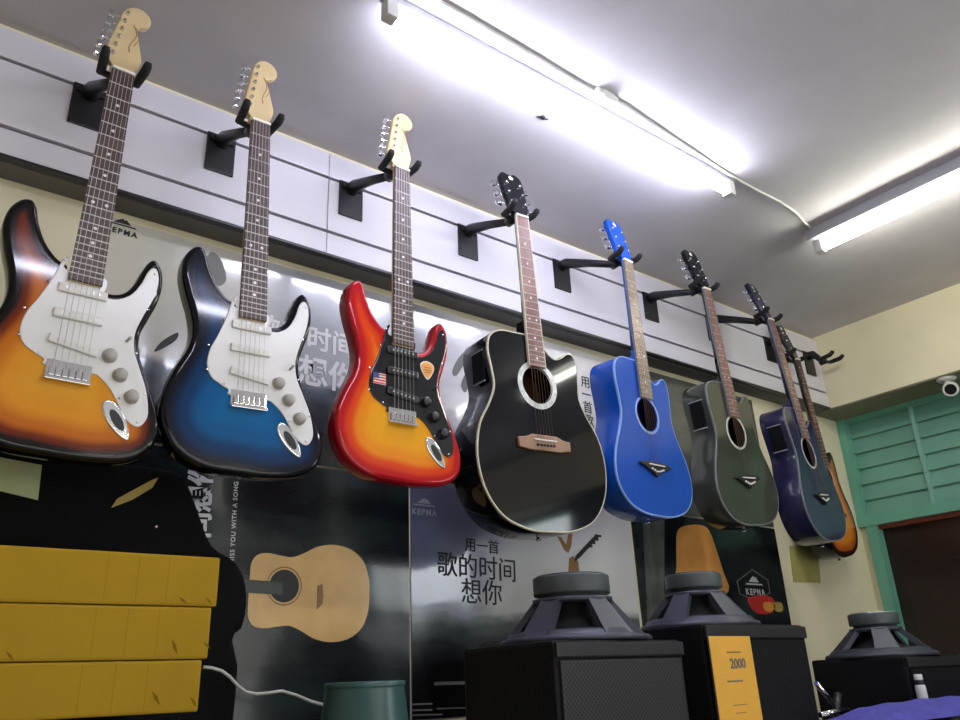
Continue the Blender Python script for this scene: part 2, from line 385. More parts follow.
# ------------------------------------------------------------------ slatwall: two white grooved panels on the beam
def slatwall(x0, x1, label):
    t = thing('slatwall_panel', label, 'slatwall', ((x0 + x1) / 2, YS, ZB), group='white slatwall panels')
    cx = (x0 + x1) / 2
    g1, g2 = 0.776 * 1.67 + CZ, 0.6755 * 1.67 + CZ; h = 0.0045
    mb = MB()
    for z0, z1 in ((ZB + .0085, g2 - h), (g2 + h, g1 - h), (g1 + h, ZC - .022)):
        mb.rbox(x0 + .0008, x1 - .0008, YS, YS + .012, z0, z1, 0.0012)
    rel(mb, t).build('board', 'slat', t)
    rel(MB().box(x0, x1, YS + .012, YS + .02, ZB + .002, ZC - .022), t).build('groove_backing', 'groove', t)
    rel(MB().box(x0, x1, YS - .001, YS + .012, ZB + .001, ZB + .0075), t).build('bottom_trim', 'blacktrim', t)
slatwall(-1.61, 0.83, 'white grooved slatwall panel behind the two left sunburst and blue electric guitars')
slatwall(0.83, 3.268, 'long white grooved slatwall panel running right to the cream wall corner')

# ------------------------------------------------------------------ posters
def poster_mat(name, kind):
    mt, nt, b = new_mat(name); N = nt.nodes.new; L = nt.links.new
    tc = N('ShaderNodeTexCoord'); sp = N('ShaderNodeSeparateXYZ'); L(tc.outputs['Generated'], sp.inputs[0])
    mp = N('ShaderNodeMapping'); L(tc.outputs['Generated'], mp.inputs[0]); mp.inputs['Scale'].default_value = (2.0, 1, 3.4)
    n = N('ShaderNodeTexNoise'); n.inputs['Scale'].default_value = 1.6; n.inputs['Detail'].default_value = 5; L(mp.outputs[0], n.inputs['Vector'])
    def ramp(stops, src, inter='EASE'):
        r = N('ShaderNodeValToRGB'); cr = r.color_ramp; cr.interpolation = inter
        cr.elements[0].position = stops[0][0]; cr.elements[0].color = (*stops[0][1], 1)
        cr.elements[1].position = stops[-1][0]; cr.elements[1].color = (*stops[-1][1], 1)
        for p, c in stops[1:-1]: e = cr.elements.new(p); e.color = (*c, 1)
        L(src, r.inputs['Fac']); return r.outputs['Color']
    ad = N('ShaderNodeMath'); ad.operation = 'MULTIPLY_ADD'; ad.inputs[1].default_value = 0.30; ad.inputs[2].default_value = -0.15; L(n.outputs['Fac'], ad.inputs[0])
    vv = N('ShaderNodeMath'); vv.operation = 'ADD'; L(sp.outputs['Z'], vv.inputs[0]); L(ad.outputs[0], vv.inputs[1])
    uu = N('ShaderNodeMath'); uu.operation = 'ADD'; L(sp.outputs['X'], uu.inputs[0]); L(ad.outputs[0], uu.inputs[1])
    if kind == 'dusk':     # slate sky at the left turning pale at the right, hills, black footer
        sky = ramp([(0.0, (0.13, 0.15, 0.24)), (0.22, (0.24, 0.26, 0.36)), (0.42, (0.62, 0.63, 0.62)), (0.8, (0.86, 0.86, 0.86))], uu.outputs[0])
        hill = ramp([(0.0, (0.006, 0.008, 0.010)), (0.24, (0.012, 0.016, 0.020)), (0.36, (0.06, 0.085, 0.09)), (0.42, (0.16, 0.21, 0.20)), (0.46, (0.6, 0.6, 0.6))], vv.outputs[0])
        fac = ramp([(0.38, (0, 0, 0)), (0.47, (1, 1, 1))], vv.outputs[0])
        foot = 0.225
    elif kind == 'day':
        sky = ramp([(0.0, (0.62, 0.60, 0.50)), (0.35, (0.60, 0.59, 0.54)), (0.6, (0.38, 0.40, 0.44)), (1.0, (0.50, 0.52, 0.56))], uu.outputs[0])
        hill = ramp([(0.0, (0.006, 0.008, 0.010)), (0.24, (0.03, 0.045, 0.06)), (0.38, (0.08, 0.10, 0.13)), (0.5, (0.14, 0.17, 0.2))], vv.outputs[0])
        fac = ramp([(0.36, (0, 0, 0)), (0.44, (1, 1, 1))], vv.outputs[0])
        foot = 0.16
    elif kind == 'haze':
        sky = ramp([(0.0, (0.26, 0.27, 0.30)), (0.25, (0.82, 0.80, 0.84)), (0.6, (0.86, 0.84, 0.86)), (1.0, (0.86, 0.82, 0.80))], uu.outputs[0])
        hill = ramp([(0.0, (0.02, 0.03, 0.05)), (0.4, (0.16, 0.17, 0.22))], vv.outputs[0])
        fac = ramp([(0.2, (0, 0, 0)), (0.35, (1, 1, 1))], vv.outputs[0])
        foot = 0.02
    else:
        dk = {'night': (0.004, 0.006, 0.010), 'olive': (0.07, 0.08, 0.07)}[kind]; lt = {'night': (0.03, 0.045, 0.045), 'olive': (0.14, 0.15, 0.13)}[kind]
        sky = ramp([(0.3, dk), (0.75, lt)], n.outputs['Fac']); hill = sky; fac = None; foot = -1
    if fac is not None:
        mx = N('ShaderNodeMixRGB'); L(fac, mx.inputs[0]); L(hill, mx.inputs[1]); L(sky, mx.inputs[2]); out = mx.outputs[0]
        st = N('ShaderNodeMath'); st.operation = 'GREATER_THAN'; st.inputs[1].default_value = foot; L(sp.outputs['Z'], st.inputs[0])
        m2 = N('ShaderNodeMixRGB'); L(st.outputs[0], m2.inputs[0]); m2.inputs[1].default_value = (0.006, 0.006, 0.008, 1); L(out, m2.inputs[2]); out = m2.outputs[0]
    else: out = sky
    L(out, b.inputs['Base Color']); b.inputs['Roughness'].default_value = 0.17; b.inputs['Coat Weight'].default_value = 0.1 if fac is None else 0.6; b.inputs['Coat Roughness'].default_value = 0.06
    n2 = N('ShaderNodeTexNoise'); n2.inputs['Scale'].default_value = 3.5; L(tc.outputs['Object'], n2.inputs['Vector'])
    bp = N('ShaderNodeBump'); bp.inputs['Strength'].default_value = 0.25; bp.inputs['Distance'].default_value = 0.02
    L(n2.outputs['Fac'], bp.inputs['Height']); L(bp.outputs['Normal'], b.inputs['Normal']); L(bp.outputs['Normal'], b.inputs['Coat Normal'])
    return mt
YP = YB - .004
def poster(x0, x1, z0, z1, kind, label, dy=0.0):
    t = thing('poster', label, 'poster', ((x0 + x1) / 2, YP - dy, z0 + CZ), group='glossy guitar posters on the back wall')
    rel(MB().box(x0, x1, YP - dy, YP - dy + .004, z0 + CZ, z1 + CZ), t).build('sheet', poster_mat('print_' + kind, kind), t)
    return t
def at_local(t, px, py, Y=None):
    p = at(px, py, Y or YP); return p - Vector(t.location)
def decal(t, name, pts_px, material, lift=0.001, sub=0, th=0.0006):
    pts = [at_local(t, *p) for p in pts_px]; pts = [Vector((p.x, p.z)) for p in pts]
    if sub: pts = smooth_closed(pts, sub)
    y = -lift
    return MB().prism([(p.x, p.y) for p in pts], y - th, y).build(name, material, t)
def ptext(t, body, px, py, size, material, rot=0.0, bold=0.0, sx=1.0, name='lettering', align='CENTER', spacing=1.0):
    p = at_local(t, px, py)
    return text_mesh(name, body, size, txf(p.x, -.0012, p.z, rot, sx), material, t, bold, align=align, spacing=spacing)
def brand(t, px, py, s, ink):
    """small mountain emblem above a short spaced name"""
    p = at_local(t, px, py); b = MB()
    b.prism([(p.x + x * s, p.z + z * s) for x, z in ((-.5, .16), (-.2, .38), (0, .5), (.12, .40), (.22, .46), (.5, .16))], -.0018, -.001)
    b.prism([(p.x + x * s, p.z + z * s) for x, z in ((-.85, 0), (.85, 0), (.75, .08), (-.75, .08))], -.0018, -.001)
    b.build('emblem', ink, t)
    text_mesh('lettering', 'KEPMA', s * .5, txf(p.x, -.0012, p.z - s * .42), ink, t, 0.0006, spacing=1.3)
pA = poster(0.295, 1.133, 0.518, 1.035, 'day', 'pale grey landscape poster with white brush characters behind the blue electric guitar')
brand(pA, 122, 226, 0.038, 'ink')
ptext(pA, '歌的时间', 306, 338, 0.072, 'inkwhite', bold=0.0015)
ptext(pA, '想你', 328, 377, 0.086, 'inkwhite', bold=0.002)
decal(pA, 'feather', [(154, 352), (160, 343), (170, 336), (178, 333), (176, 340), (166, 347)], 'ink', sub=4)
decal(pA, 'feather', [(205, 262), (212, 252), (222, 262), (226, 280), (218, 286), (212, 275)], 'inkgrey', sub=4)
pB = poster(1.139, 1.975, 0.518, 1.035, 'haze', 'hazy white poster with dark upright lettering behind the black cutaway guitar')
ptext(pB, '用\n一\n首\n歌', 587, 402, 0.045, 'ink', bold=0.0002)
decal(pB, 'brush_stroke', [(452, 372), (457, 360), (466, 350), (470, 352), (464, 364), (456, 376)], 'inkgrey', sub=4)
decal(pB, 'brush_stroke', [(461, 386), (466, 372), (470, 374), (466, 392)], 'inkgrey', sub=4)
pC = poster(1.99, 2.80, 0.518, 1.035, 'olive', 'dull olive grey poster high on the wall behind the graphite guitar')
pD = poster(0.295, 1.133, -0.07, 0.512, 'night', 'black poster printed with a sideways natural wood guitar and white upright lettering')
# printed guitar on its side
AC = [(0, -200), (-70, -196), (-140, -170), (-185, -115), (-200, -45), (-188, 25), (-155, 85), (-137, 130), (-140, 175), (-147, 225), (-138, 265), (-105, 287), (-50, 290), (0, 290)]
def ac_outline(w=1.0, bot=1.0, cut=True, h=1.0):
    left = AC; right = [(-x, y) for x, y in AC[1:-1]][::-1]
    if cut: right = [(26, 289), (33, 266), (48, 246), (68, 236), (90, 244), (110, 258), (128, 258), (139, 240), (142, 212), (139, 175), (137, 130), (155, 85), (188, 25), (200, -45), (185, -115), (140, -170), (70, -196)]
    pts = [(x * w, y * bot if y < 0 else y * h) for x, y in left + right]
    return resample(smooth_closed(V2(pts), 8), 0.009)
c0 = at_local(pD, 366, 600); c1 = at_local(pD, 245, 583)
oc = at_local(pD, 318, 592); sy = 0.62
pts = [(oc.x - p.y * sy + .012, oc.z + p.x * sy * 0.60 / 0.62 * 0.92) for p in ac_outline(cut=False)]
vs, fs, _ = face_fill([Vector(p) for p in pts], nogrid=True)
b = MB(); b.add([(v.x, -.0012, v.y) for v in vs], fs); b.build('printed_guitar_body', 'spruceprint', pD)
sh = at_local(pD, 284, 586)
b = MB(); b.prism(circ(sh.x, sh.z, .036), -.0019, -.0013); b.build('printed_sound_hole', 'ink', pD)
b = MB(); ri, ro = circ(sh.x, sh.z, .040), circ(sh.x, sh.z, .043); k = len(ri)
b.add([(p.x, -.0016, p.y) for p in ri + ro], [(i, (i + 1) % k, (i + 1) % k + k, i + k) for i in range(k)]); b.build('printed_rosette', 'inkbrown', pD)
decal(pD, 'printed_neck', [(236, 579), (282, 582), (282, 595), (236, 592)], 'neckprint', lift=.002)
decal(pD, 'printed_bridge', [(317, 586), (322, 584), (323, 595), (322, 604), (316, 610), (317, 598)], 'inkbrown', lift=.002)
ptext(pD, 'MISS YOU WITH A SONG', 234, 522, 0.0145, 'inkwhite', rot=PI / 2 + .02, bold=0.0002, spacing=1.15)
ptext(pD, '时间想你', 201, 512, 0.058, 'inkwhite', rot=PI / 2 + .05, bold=0.0018)
pE = poster(1.139, 1.975, -0.07, 0.512, 'dusk', 'dusk landscape poster with black brush characters above the front woofer')
brand(pE, 424, 506, 0.042, 'inkpale')
ptext(pE, '用一首', 482, 547, 0.040, 'ink', bold=0.0002, rot=-.02)
ptext(pE, '歌的时间', 478, 569, 0.068, 'ink', bold=0.0002, rot=-.03)
ptext(pE, '想你', 482, 594, 0.070, 'ink', bold=0.0002, rot=-.02)
# a small band of musicians: raised arms and the neck of a guitar
decal(pE, 'printed_arms', [(557, 536), (561, 537), (566, 545), (568, 534), (572, 533), (571, 546), (568, 553), (564, 550)], 'inkbrown')
decal(pE, 'printed_guitar_neck', [(575, 556), (592, 538), (596, 534), (598, 538), (594, 542), (580, 557), (574, 562)], 'ink', lift=.002)
b = MB()
for k in range(4):
    p = at_local(pE, 588 + k * 3, 546 - k * 3.4); b.box(p.x - .012, p.x + .016, -.003, -.002, p.z - .004, p.z + .003, xf=None)
b.build('printed_tuners', 'ink', pE)
decal(pE, 'printed_figure', [(569, 558), (573, 556), (578, 562), (579, 574), (568, 574)], 'inkbrown')
# footer lines
for (x0, x1, yy, hh, ink) in ((434, 478, 682, 3.4, 'inkgrey'), (411, 432, 703.5, 1.8, 'inkgrey'), (411, 432, 709.5, 1.8, 'inkgrey'), (411, 442, 714.5, 1.6, 'inkgrey'), (436, 476, 708, 1.4, 'inkgrey')):
    decal(pE, 'footer_line', [(x0, yy), (x1, yy - (x1 - x0) * .03), (x1, yy + hh - (x1 - x0) * .03), (x0, yy + hh)], ink)
pF = poster(1.99, 2.80, -0.07, 0.512, 'night', 'black poster with an amber guitar body and hexagonal badge behind the second woofer')
decal(pF, 'printed_guitar_body', [(676, 545), (677, 532), (684, 526), (700, 525), (709, 531), (716, 550), (723, 572), (728, 592), (700, 600), (672, 596), (676, 570)], 'amberprint', sub=3)
hx = [(736, 581), (752, 569), (768, 580), (770, 593), (756, 602), (739, 594)]
b = MB(); P2 = [at_local(pF, *p) for p in hx]; cc = sum(P2, Vector()) / 6
for i in range(6):
    a, c = P2[i], P2[(i + 1) % 6]; a2, c2 = cc + (a - cc) * .93, cc + (c - cc) * .93
    b.add([(q.x, -.0015, q.z) for q in (a, c, c2, a2)], [(0, 1, 2, 3)])
b.build('badge_outline', 'inkgrey', pF)
brand(pF, 754, 585, 0.062, 'inkwhite')
for nm, pts, mm in (('printed_flower', [(747, 600), (754, 596), (768, 596), (775, 603), (771, 613), (756, 613)], 'red'), ('printed_flower', [(763, 603), (770, 602), (775, 607), (770, 612), (764, 610)], 'orange'), ('printed_flower', [(773, 603), (781, 603), (782, 611), (775, 611)], 'yellow')):
    decal(pF, nm, pts, mm, sub=3, lift=.001 if mm == 'red' else .002)
decal(pF, 'printed_green_band', [(642, 516), (664, 517), (664, 640), (648, 640)], poster_mat('print_olive_band', 'olive'))  # reflection on the glossy sheet, painted as a grey-green band
# papers taped on the wall
o = MB().prism([(p.x, p.z) for p in [at(789, 546, YB), at(817, 546, YB), at(820, 583, YB), at(793, 582, YB)]], YB - .003, YB - .001).build('paper_notice', 'olivepaper')
tag(o, 'olive paper sheet taped on the cream wall below the last guitars', 'paper')

# ------------------------------------------------------------------ guitars
S2 = [(-10, -157), (-80, -150), (-132, -118), (-158, -68), (-160, -15), (-143, 40), (-120, 88), (-113, 125), (-119, 165), (-132, 205), (-141, 245), (-137, 282), (-122, 306), (-106, 311), (-96, 298), (-88, 270), (-72, 236), (-50, 211), (-30, 200), (-29, 178), (29, 172), (34, 169), (52, 168), (70, 177), (84, 198), (94, 228), (106, 254), (118, 258), (130, 240), (135, 208), (130, 170), (117, 130), (108, 98), (113, 60), (134, 10), (154, -40), (162, -82), (151, -124), (112, -150), (50, -158)]
def strat_outline(): return resample(smooth_closed(V2([(x, y * .93 if y < 0 else y) for x, y in S2]), 6), 0.008)
GUARD = [(-31, 215), (-38, 212), (-44, 196), (-52, 165), (-66, 125), (-80, 92), (-84, 62), (-76, 38), (-56, 24), (-40, 16), (-36, 6), (36, 6), (50, 2), (70, -16), (86, -40), (104, -66), (122, -76), (134, -66), (138, -46), (130, -8), (114, 30), (100, 64), (97, 98), (106, 134), (119, 172), (125, 208), (121, 232), (112, 238), (103, 226), (95, 200), (80, 172), (58, 156), (40, 154), (33, 156), (33, 190), (-33, 190)]
HEAD = [(-21, 0), (-23, 12), (-33, 26), (-39, 38), (-36, 60), (-30, 95), (-24, 130), (-19, 158), (-8, 176), (8, 184), (24, 180), (35, 166), (35, 149), (26, 138), (15, 132), (13, 122), (18, 100), (25, 72), (30, 48), (27, 28), (22, 12), (21, 0)]
AHEAD = [(-21, 0), (-24, 14), (-33, 30), (-36, 60), (-38, 100), (-40, 140), (-38, 168), (-24, 182), (0, 178), (16, 186), (34, 176), (40, 150), (38, 100), (36, 60), (33, 30), (24, 14), (21, 0)]
SC = 0.648
def frets(n, scale=SC): return [scale - scale / 2 ** (k / 12) for k in range(1, n + 1)]
def neck_parts(t, nut, fb, nfret, neckmat, endz, bindmat=None, headless=False, heel=None, yb=-0.012, dotm='pearl', fretm='nickel'):
    """all z below are from the nut (z=0) downwards; y: fretboard face at yb"""
    wn, we = 0.0215, 0.028
    def wd(z): return wn + (we - wn) * min(1, -z / 0.46)
    nk = MB(); rings = []; N = 9
    zs = [0.01, 0, -0.05, -0.2, -0.36, (heel or -0.40), endz]
    for z in zs:
        wz = wd(z) - .0004; dep = 0.021 + 0.004 * min(1, -z / 0.4)
        if heel and z <= heel: dep = 0.03
        rings.append([(wz * math.cos(PI * k / (N - 1)), yb + .006 + (dep - .006) * math.sin(PI * k / (N - 1)) ** (0.8), z) for k in range(N)])
    vs = [v for r_ in rings for v in r_]; fs = [(i * N + k, i * N + k + 1, (i + 1) * N + k + 1, (i + 1) * N + k) for i in range(len(zs) - 1) for k in range(N - 1)]
    fs += [(i * N, (i + 1) * N, (i + 1) * N + N - 1, i * N + N - 1) for i in range(len(zs) - 1)] + [list(range(N)), list(range((len(zs) - 1) * N, len(zs) * N))[::-1]]
    nk.add(vs, fs, 0, True); nko = nk.build('neck', neckmat, t)
    fl = -(SC - 0.170) if nfret == 22 else -(SC - 0.20)
    b = MB(); b.add([(-wn, yb, -.002), (wn, yb, -.002), (wd(fl), yb, fl), (-wd(fl), yb, fl), (-wn, yb + .006, -.002), (wn, yb + .006, -.002), (wd(fl), yb + .006, fl), (-wd(fl), yb + .006, fl)],
                    [(0, 1, 2, 3), (4, 7, 6, 5), (0, 4, 5, 1), (1, 5, 6, 2), (2, 6, 7, 3), (3, 7, 4, 0)])
    fz = [0] + [-x for x in frets(nfret)]
    for z in fz[1:]:
        wz = wd(z)
        b.tube([(-wz, yb - .0002, z), (wz, yb - .0002, z)], 0.0011, 6, 1)
    for k in (3, 5, 7, 9, 12, 15, 17, 19):
        zc = (fz[k] + fz[k - 1]) / 2
        for xx in ((-.012, .012) if k == 12 else (0,)):
            b.add([(xx + .0034 * math.cos(a * PI / 6), yb - .0003, zc + .0034 * math.sin(a * PI / 6)) for a in range(12)], [list(range(12))], 2)
    b.build('fretboard', [fb, fretm, dotm], t, fix=False)
    if bindmat:
        b = MB()
        for s_ in (-1, 1):
            b.add([(s_ * (wn - .0022), yb - .0004, -.002), (s_ * (wn + .0006), yb - .0004, -.002), (s_ * (wd(fl) + .0006), yb - .0004, fl), (s_ * (wd(fl) - .0022), yb - .0004, fl),
                   (s_ * (wn - .0022), yb + .007, -.002), (s_ * (wn + .0006), yb + .007, -.002), (s_ * (wd(fl) + .0006), yb + .007, fl), (s_ * (wd(fl) - .0022), yb + .007, fl)],
                  [(0, 1, 2, 3), (4, 7, 6, 5), (0, 4, 5, 1), (1, 5, 6, 2), (2, 6, 7, 3), (3, 7, 4, 0)])
        b.build('fretboard_binding', bindmat, t)
    MB().rbox(-.0215, .0215, yb - .003, yb + .006, -.002, .004, .001).build('nut', 'bone', t)
def strings(t, zb, yb, mat_, spn=.0175, spb=.026, yn=-.0145):
    for k in range(6):
        u = (k - 2.5) / 2.5
        MB().tube([(u * spn, yn, .002), (u * spb, yb, zb)], 0.0006 - 0.0003 * k / 5, 5).build('string', mat_, t)
def peg_mb(): pass
def strat(label, loc, roll, yaw, burst, guard, cover, knob, lean=0.0, stickers=False):
    t = thing('electric_guitar', label, 'electric guitar', loc, (R(lean), R(roll), R(yaw)), group='electric guitars hanging on the slatwall')
    dz = -SC
    ol = [Vector((p.x, p.y + dz)) for p in strat_outline()]
    body = finish(solid(ol, 0.0, 0.044, 0.010, 0.010, grid=0.010).build('body', burst, t, fix=False))
    g = [Vector((p.x, p.y + dz)) for p in resample(smooth_closed(V2(GUARD), 5), 0.009)]
    go = solid(g, -0.0028, 0.0, 0.0012, 0.0002, grid=0.02, seg=2).build('pickguard', guard, t, fix=False); finish(go)
    for x, z in ((-40, 205), (-55, 160), (-84, 100), (-84, 50), (-50, 26), (86, -30), (122, -68), (128, -14), (104, 60), (112, 150), (116, 225)):
        gs = MB(); gs.lathe([(0.0, -0.0006), (.0022, -0.0004), (.0024, 0)], (0, 0, 0), 8); q = len(gs.v) - 24
        for i in range(q, len(gs.v)): v = gs.v[i]; gs.v[i] = (v[0] + x * .001, -.0028 + v[2] * 1.0, v[1] + z * .001 + dz)
        gs.build('screw', 'chrome', go)
    # pickups
    for zc, ang in ((153, 0), (104, 0), (50, -9)):
        pk = MB().rbox(-.041, .041, -.0085, -.0025, -.0085, .0085, .003)
        pk.xform(Matrix.Translation((0, 0, dz + zc * .001)) @ Matrix.Rotation(R(-ang), 4, 'Y')); po = pk.build('pickup', cover, t)
        pp = MB()
        for k in range(6):
            pp.tube([((k - 2.5) * .0104, -.0095, 0), ((k - 2.5) * .0104, -.0080, 0)], 0.0023, 8)
        pp.xform(Matrix.Translation((0, 0, dz + zc * .001)) @ Matrix.Rotation(R(-ang), 4, 'Y')); pp.build('pole_pieces', 'nickel', po)
    # bridge: plate, six saddles
    br = MB().rbox(-.036, .036, -.004, 0.0, dz - .016, dz + .018, .0015).build('bridge_plate', 'chrome', t)
    for k in range(6):
        x = (k - 2.5) * .0105
        sd = MB().rbox(x - .0046, x + .0046, -.010, -.0045, dz - .012, dz + .006, .0012); sd.build('saddle', 'chrome', br)
    MB().rbox(-.036, .036, -.012, -.003, dz - .019, dz - .014, .001).build('bridge_lip', 'chrome', br)
    # jack plate
    jk = MB(); prof = circ(0, 0, 1, 28)
    jo = [Vector((p.x * .040, p.y * .0155 * (1 - .25 * p.x))) for p in prof]
    js = solid(jo, -.0035, 0.0, .003, .0002, grid=.02, seg=3)
    mtx = Matrix.Translation((.088, 0, dz - .070)) @ Matrix.Rotation(R(55), 4, 'Y')
    js.xform(mtx); jp = js.build('jack_plate', 'chrome', t, fix=False); finish(jp)
    jd = MB().prism([(p.x * .021, p.y * .008) for p in prof], -.0044, -.0034); jd.xform(mtx); jd.build('jack_recess', 'black', jp)
    # knobs, switch
    for x, z in ((60, 44), (82, 12), (106, -24)):
        k_ = MB().lathe([(0.0, -.016), (.0095, -.016), (.0115, -.013), (.0115, -.006), (.013, -.003)], n=20)
        k_.v = [(v[0] + x * .001, v[2], v[1] + z * .001 + dz) for v in k_.v]; k_.build('control_knob', knob, t)
    MB().tube([(.084, -.003, dz + .078), (.088, -.014, dz + .084)], [.002, .003], 8).build('selector_switch', knob, t)
    neck_parts(t, 0, 'rosewood', 22, 'maple', -(SC - .168))
    strings(t, dz, -.0115, 'string')
    hd = [Vector((p.x, p.y)) for p in resample(smooth_closed(V2([(x, z * .96) for x, z in HEAD]), 5), 0.006)]
    ho = solid(hd, -.006, .008, .0015, .0015, grid=.03, seg=2).build('headstock', 'maple', t, fix=False); finish(ho)
    for k in range(6):
        z = .039 + .0222 * k; xe = -.0375 + (z - .04) * .13; xpost = xe + .012
        p = MB().tube([(xpost, -.0125, z), (xpost, -.0055, z)], [.0030, .0045], 10)
        p.tube([(xpost, .009, z), (xe - .010, .010, z)], .0025, 8)
        p.rbox(xe - .020, xe - .009, .0045, .0155, z - .0075, z + .0075, .003)
        p.rbox(xpost - .007, xpost + .007, .0078, .013, z - .008, z + .008, .002)
        p.build('tuning_peg', 'chrome', ho)
    sg = MB()
    pts = [(0.004 + .020 * math.sin(a * .9) * .35 + a * .001, .128 - a * .012) for a in range(7)]
    sg.tube([(x, -.0064, z) for x, z in pts], .0009, 5)
    sg.tube([(x + .006, -.0064, z - .004) for x, z in pts[:5]], .0006, 5); sg.build('headstock_script', 'inkbrown', ho)
    return t
def hat_tuner(ho, xe, z, side):
    xp = xe - side * .014
    p = MB().tube([(xp, -.0135, z), (xp, -.0050, z)], [.0032, .0055], 10)
    p.tube([(xp, .010, z), (xe + side * .010, .010, z)], .0024, 8)
    p.rbox(min(xe + side * .009, xe + side * .027), max(xe + side * .009, xe + side * .027), .003, .017, z - .010, z + .010, .005)
    p.rbox(xp - .007, xp + .007, .0078, .015, z - .010, z + .010, .002)
    p.build('tuning_peg', 'chrome', ho)
def acoustic(label, loc, roll, yaw, body, bind, rosette, fb, headmat, w, bot, depth, big=False, lean=0.0, bindfb=None, h=1.0, inner='inside', sidem=None):
    t = thing('acoustic_guitar', label, 'acoustic guitar', loc, (R(lean), R(roll), R(yaw)), group='acoustic guitars hanging on the slatwall')
    dz = -SC; H = 0.152
    ol = [Vector((p.x, p.y + dz)) for p in ac_outline(w, bot, True, h)]
    hole = circ(0, dz + H, .048, 36)
    bd = finish(solid(ol, 0.0, depth, .003, .004, hole=hole, grid=.02 if bind != 'burst' else .012, seg=2).build('body', body, t, fix=False))
    # lip of the sound hole, and the wood seen through it
    b = MB(); n = len(hole); b.add([(p.x, 0, p.y) for p in hole] + [(p.x, .004, p.y) for p in hole], [(i, (i + 1) % n, (i + 1) % n + n, i + n) for i in range(n)])
    b.build('sound_hole_rim', 'bone' if bind == 'bind_cream' else body, t)
    io = [p for p in offset_in(ol, .012)]
    b = MB(); b.prism([(p.x, p.y) for p in circ(0, dz + H, .095, 30)], depth - .008, depth - .0045); b.build('inner_back', inner, t)
    b = MB(); ri, ro = circ(0, dz + H, .050), circ(0, dz + H, .065 if big else .057); k = len(ri)
    b.add([(p.x, -.0006, p.y) for p in ri] + [(p.x, -.0006, p.y) for p in ro] + [(p.x, .0, p.y) for p in ro] + [(p.x, .0, p.y) for p in ri],
          [(i + a * k, (i + 1) % k + a * k, (i + 1) % k + ((a + 1) % 4) * k, i + ((a + 1) % 4) * k) for i in range(k) for a in range(4)])
    b.build('rosette', rosette, t)
    if bind not in (None, 'burst'):
        b = MB(); n = len(ol); r_ = .0026
        rg = [[(p.x, y, p.y) for p in offset_in(ol, d)] for d, y in ((.0036, -.0004), (-.0004, .0004), (-.0005, .006), (.001, .006))]
        b.add([v for r0 in rg for v in r0], [(a * n + i, a * n + (i + 1) % n, ((a + 1) % 4) * n + (i + 1) % n, ((a + 1) % 4) * n + i) for i in range(n) for a in range(4)], 0, True)
        b.build('binding', bind, t)
    if bind not in ('burst', 'bind_blue'):
        xs_ = -.1465 * w
        pr = MB().rbox(xs_ - .0025, xs_ + .004, .022, .068, dz + .150 * h, dz + .232 * h, .002).build('preamp', 'bag', t)
        for zz in (.150, .232): MB().rbox(xs_ - .0032, xs_ + .002, .020, .070, dz + zz * h - .0012, dz + zz * h + .0012, .0005).build('preamp_edge', 'fixture', pr)
    # bridge
    if big:
        bo = [(-84, -19), (-84, 6), (-60, 9), (-40, 17), (40, 17), (60, 9), (84, 6), (84, -19), (50, -24), (-50, -24)]; bm_ = 'bridgewood'
    else:
        bo = [(-70, -2), (-74, 5), (-60, 8), (-38, 12), (38, 12), (60, 8), (74, 5), (70, -2), (52, -4), (40, -12), (26, -16), (14, -24), (0, -30), (-14, -24), (-26, -16), (-40, -12), (-52, -4)]; bm_ = 'ink'
    bo = [Vector((x * .001, z * .001 + dz)) for x, z in bo]
    br = solid(resample(bo, .01), -.008, 0.0, .002, .0002, grid=.02, seg=2).build('bridge', bm_, t, fix=False); finish(br)
    MB().rbox(-.037, .037, -.0115, -.007, dz + .001, dz + .0045, .001).build('saddle', 'bone', br)
    for k in range(6):
        x = (k - 2.5) * .0105; zz = -.010 - (0 if big else (1 - abs(k - 2.5) / 2.5) * .008)
        MB().lathe([(0, -.0045), (.003, -.004), (.0033, -.001), (.002, 0)], n=10).xform(Matrix.Translation((x, -.0085, dz + zz)) @ Matrix.Rotation(PI / 2, 4, 'X') @ Matrix.Scale(-1, 4, (0, 0, 1))).build('bridge_pin', 'bone' if not big else 'ink', br)
    # pick rest: strap button at the bottom, side preamp on the left shoulder
    zb = min(p.y for p in ol)
    MB().lathe([(0, -.012), (.007, -.011), (.007, -.008), (.004, -.006), (.004, 0)], (0, 0, 0), 14).xform(Matrix.Translation((0, depth * .5, zb))).build('strap_button', 'chrome', t)
    neck_parts(t, 0, fb, 20, headmat, -(SC - .29), bindfb, heel=-(SC - .35), yb=-.009)
    hl = MB(); hz = -(SC - .288)
    hl.prism([(-.028, hz - .002), (.028, hz - .002), (.022, hz + .045), (-.022, hz + .045)], .008, .034)
    hl.add([(-.028, .034, hz - .002), (.028, .034, hz - .002), (.018, .034, hz + .030), (-.018, .034, hz + .030), (-.018, depth * .92, hz - .002), (.018, depth * .92, hz - .002)], [(0, 1, 2, 3), (0, 4, 5, 1), (2, 5, 4, 3), (1, 5, 2), (0, 3, 4)])
    hl.build('neck_heel', headmat, t)
    strings(t, dz + .002, -.0105, 'bronze', yn=-.0115)
    hd = [Vector((p.x, p.y)) for p in resample(smooth_closed(V2([(x, z * .89) for x, z in AHEAD]), 5), 0.006)]
    tilt = Matrix.Rotation(R(-12), 4, 'X')
    ho = solid(hd, -.006, .009, .0015, .0015, grid=.03, seg=2).build('headstock', headmat, t, fix=False); finish(ho); ho.rotation_euler = (R(-12), 0, 0)
    for k in range(3):
        for s_ in (-1, 1): hat_tuner(ho, s_ * .038, 0.048 + .036 * k, s_)
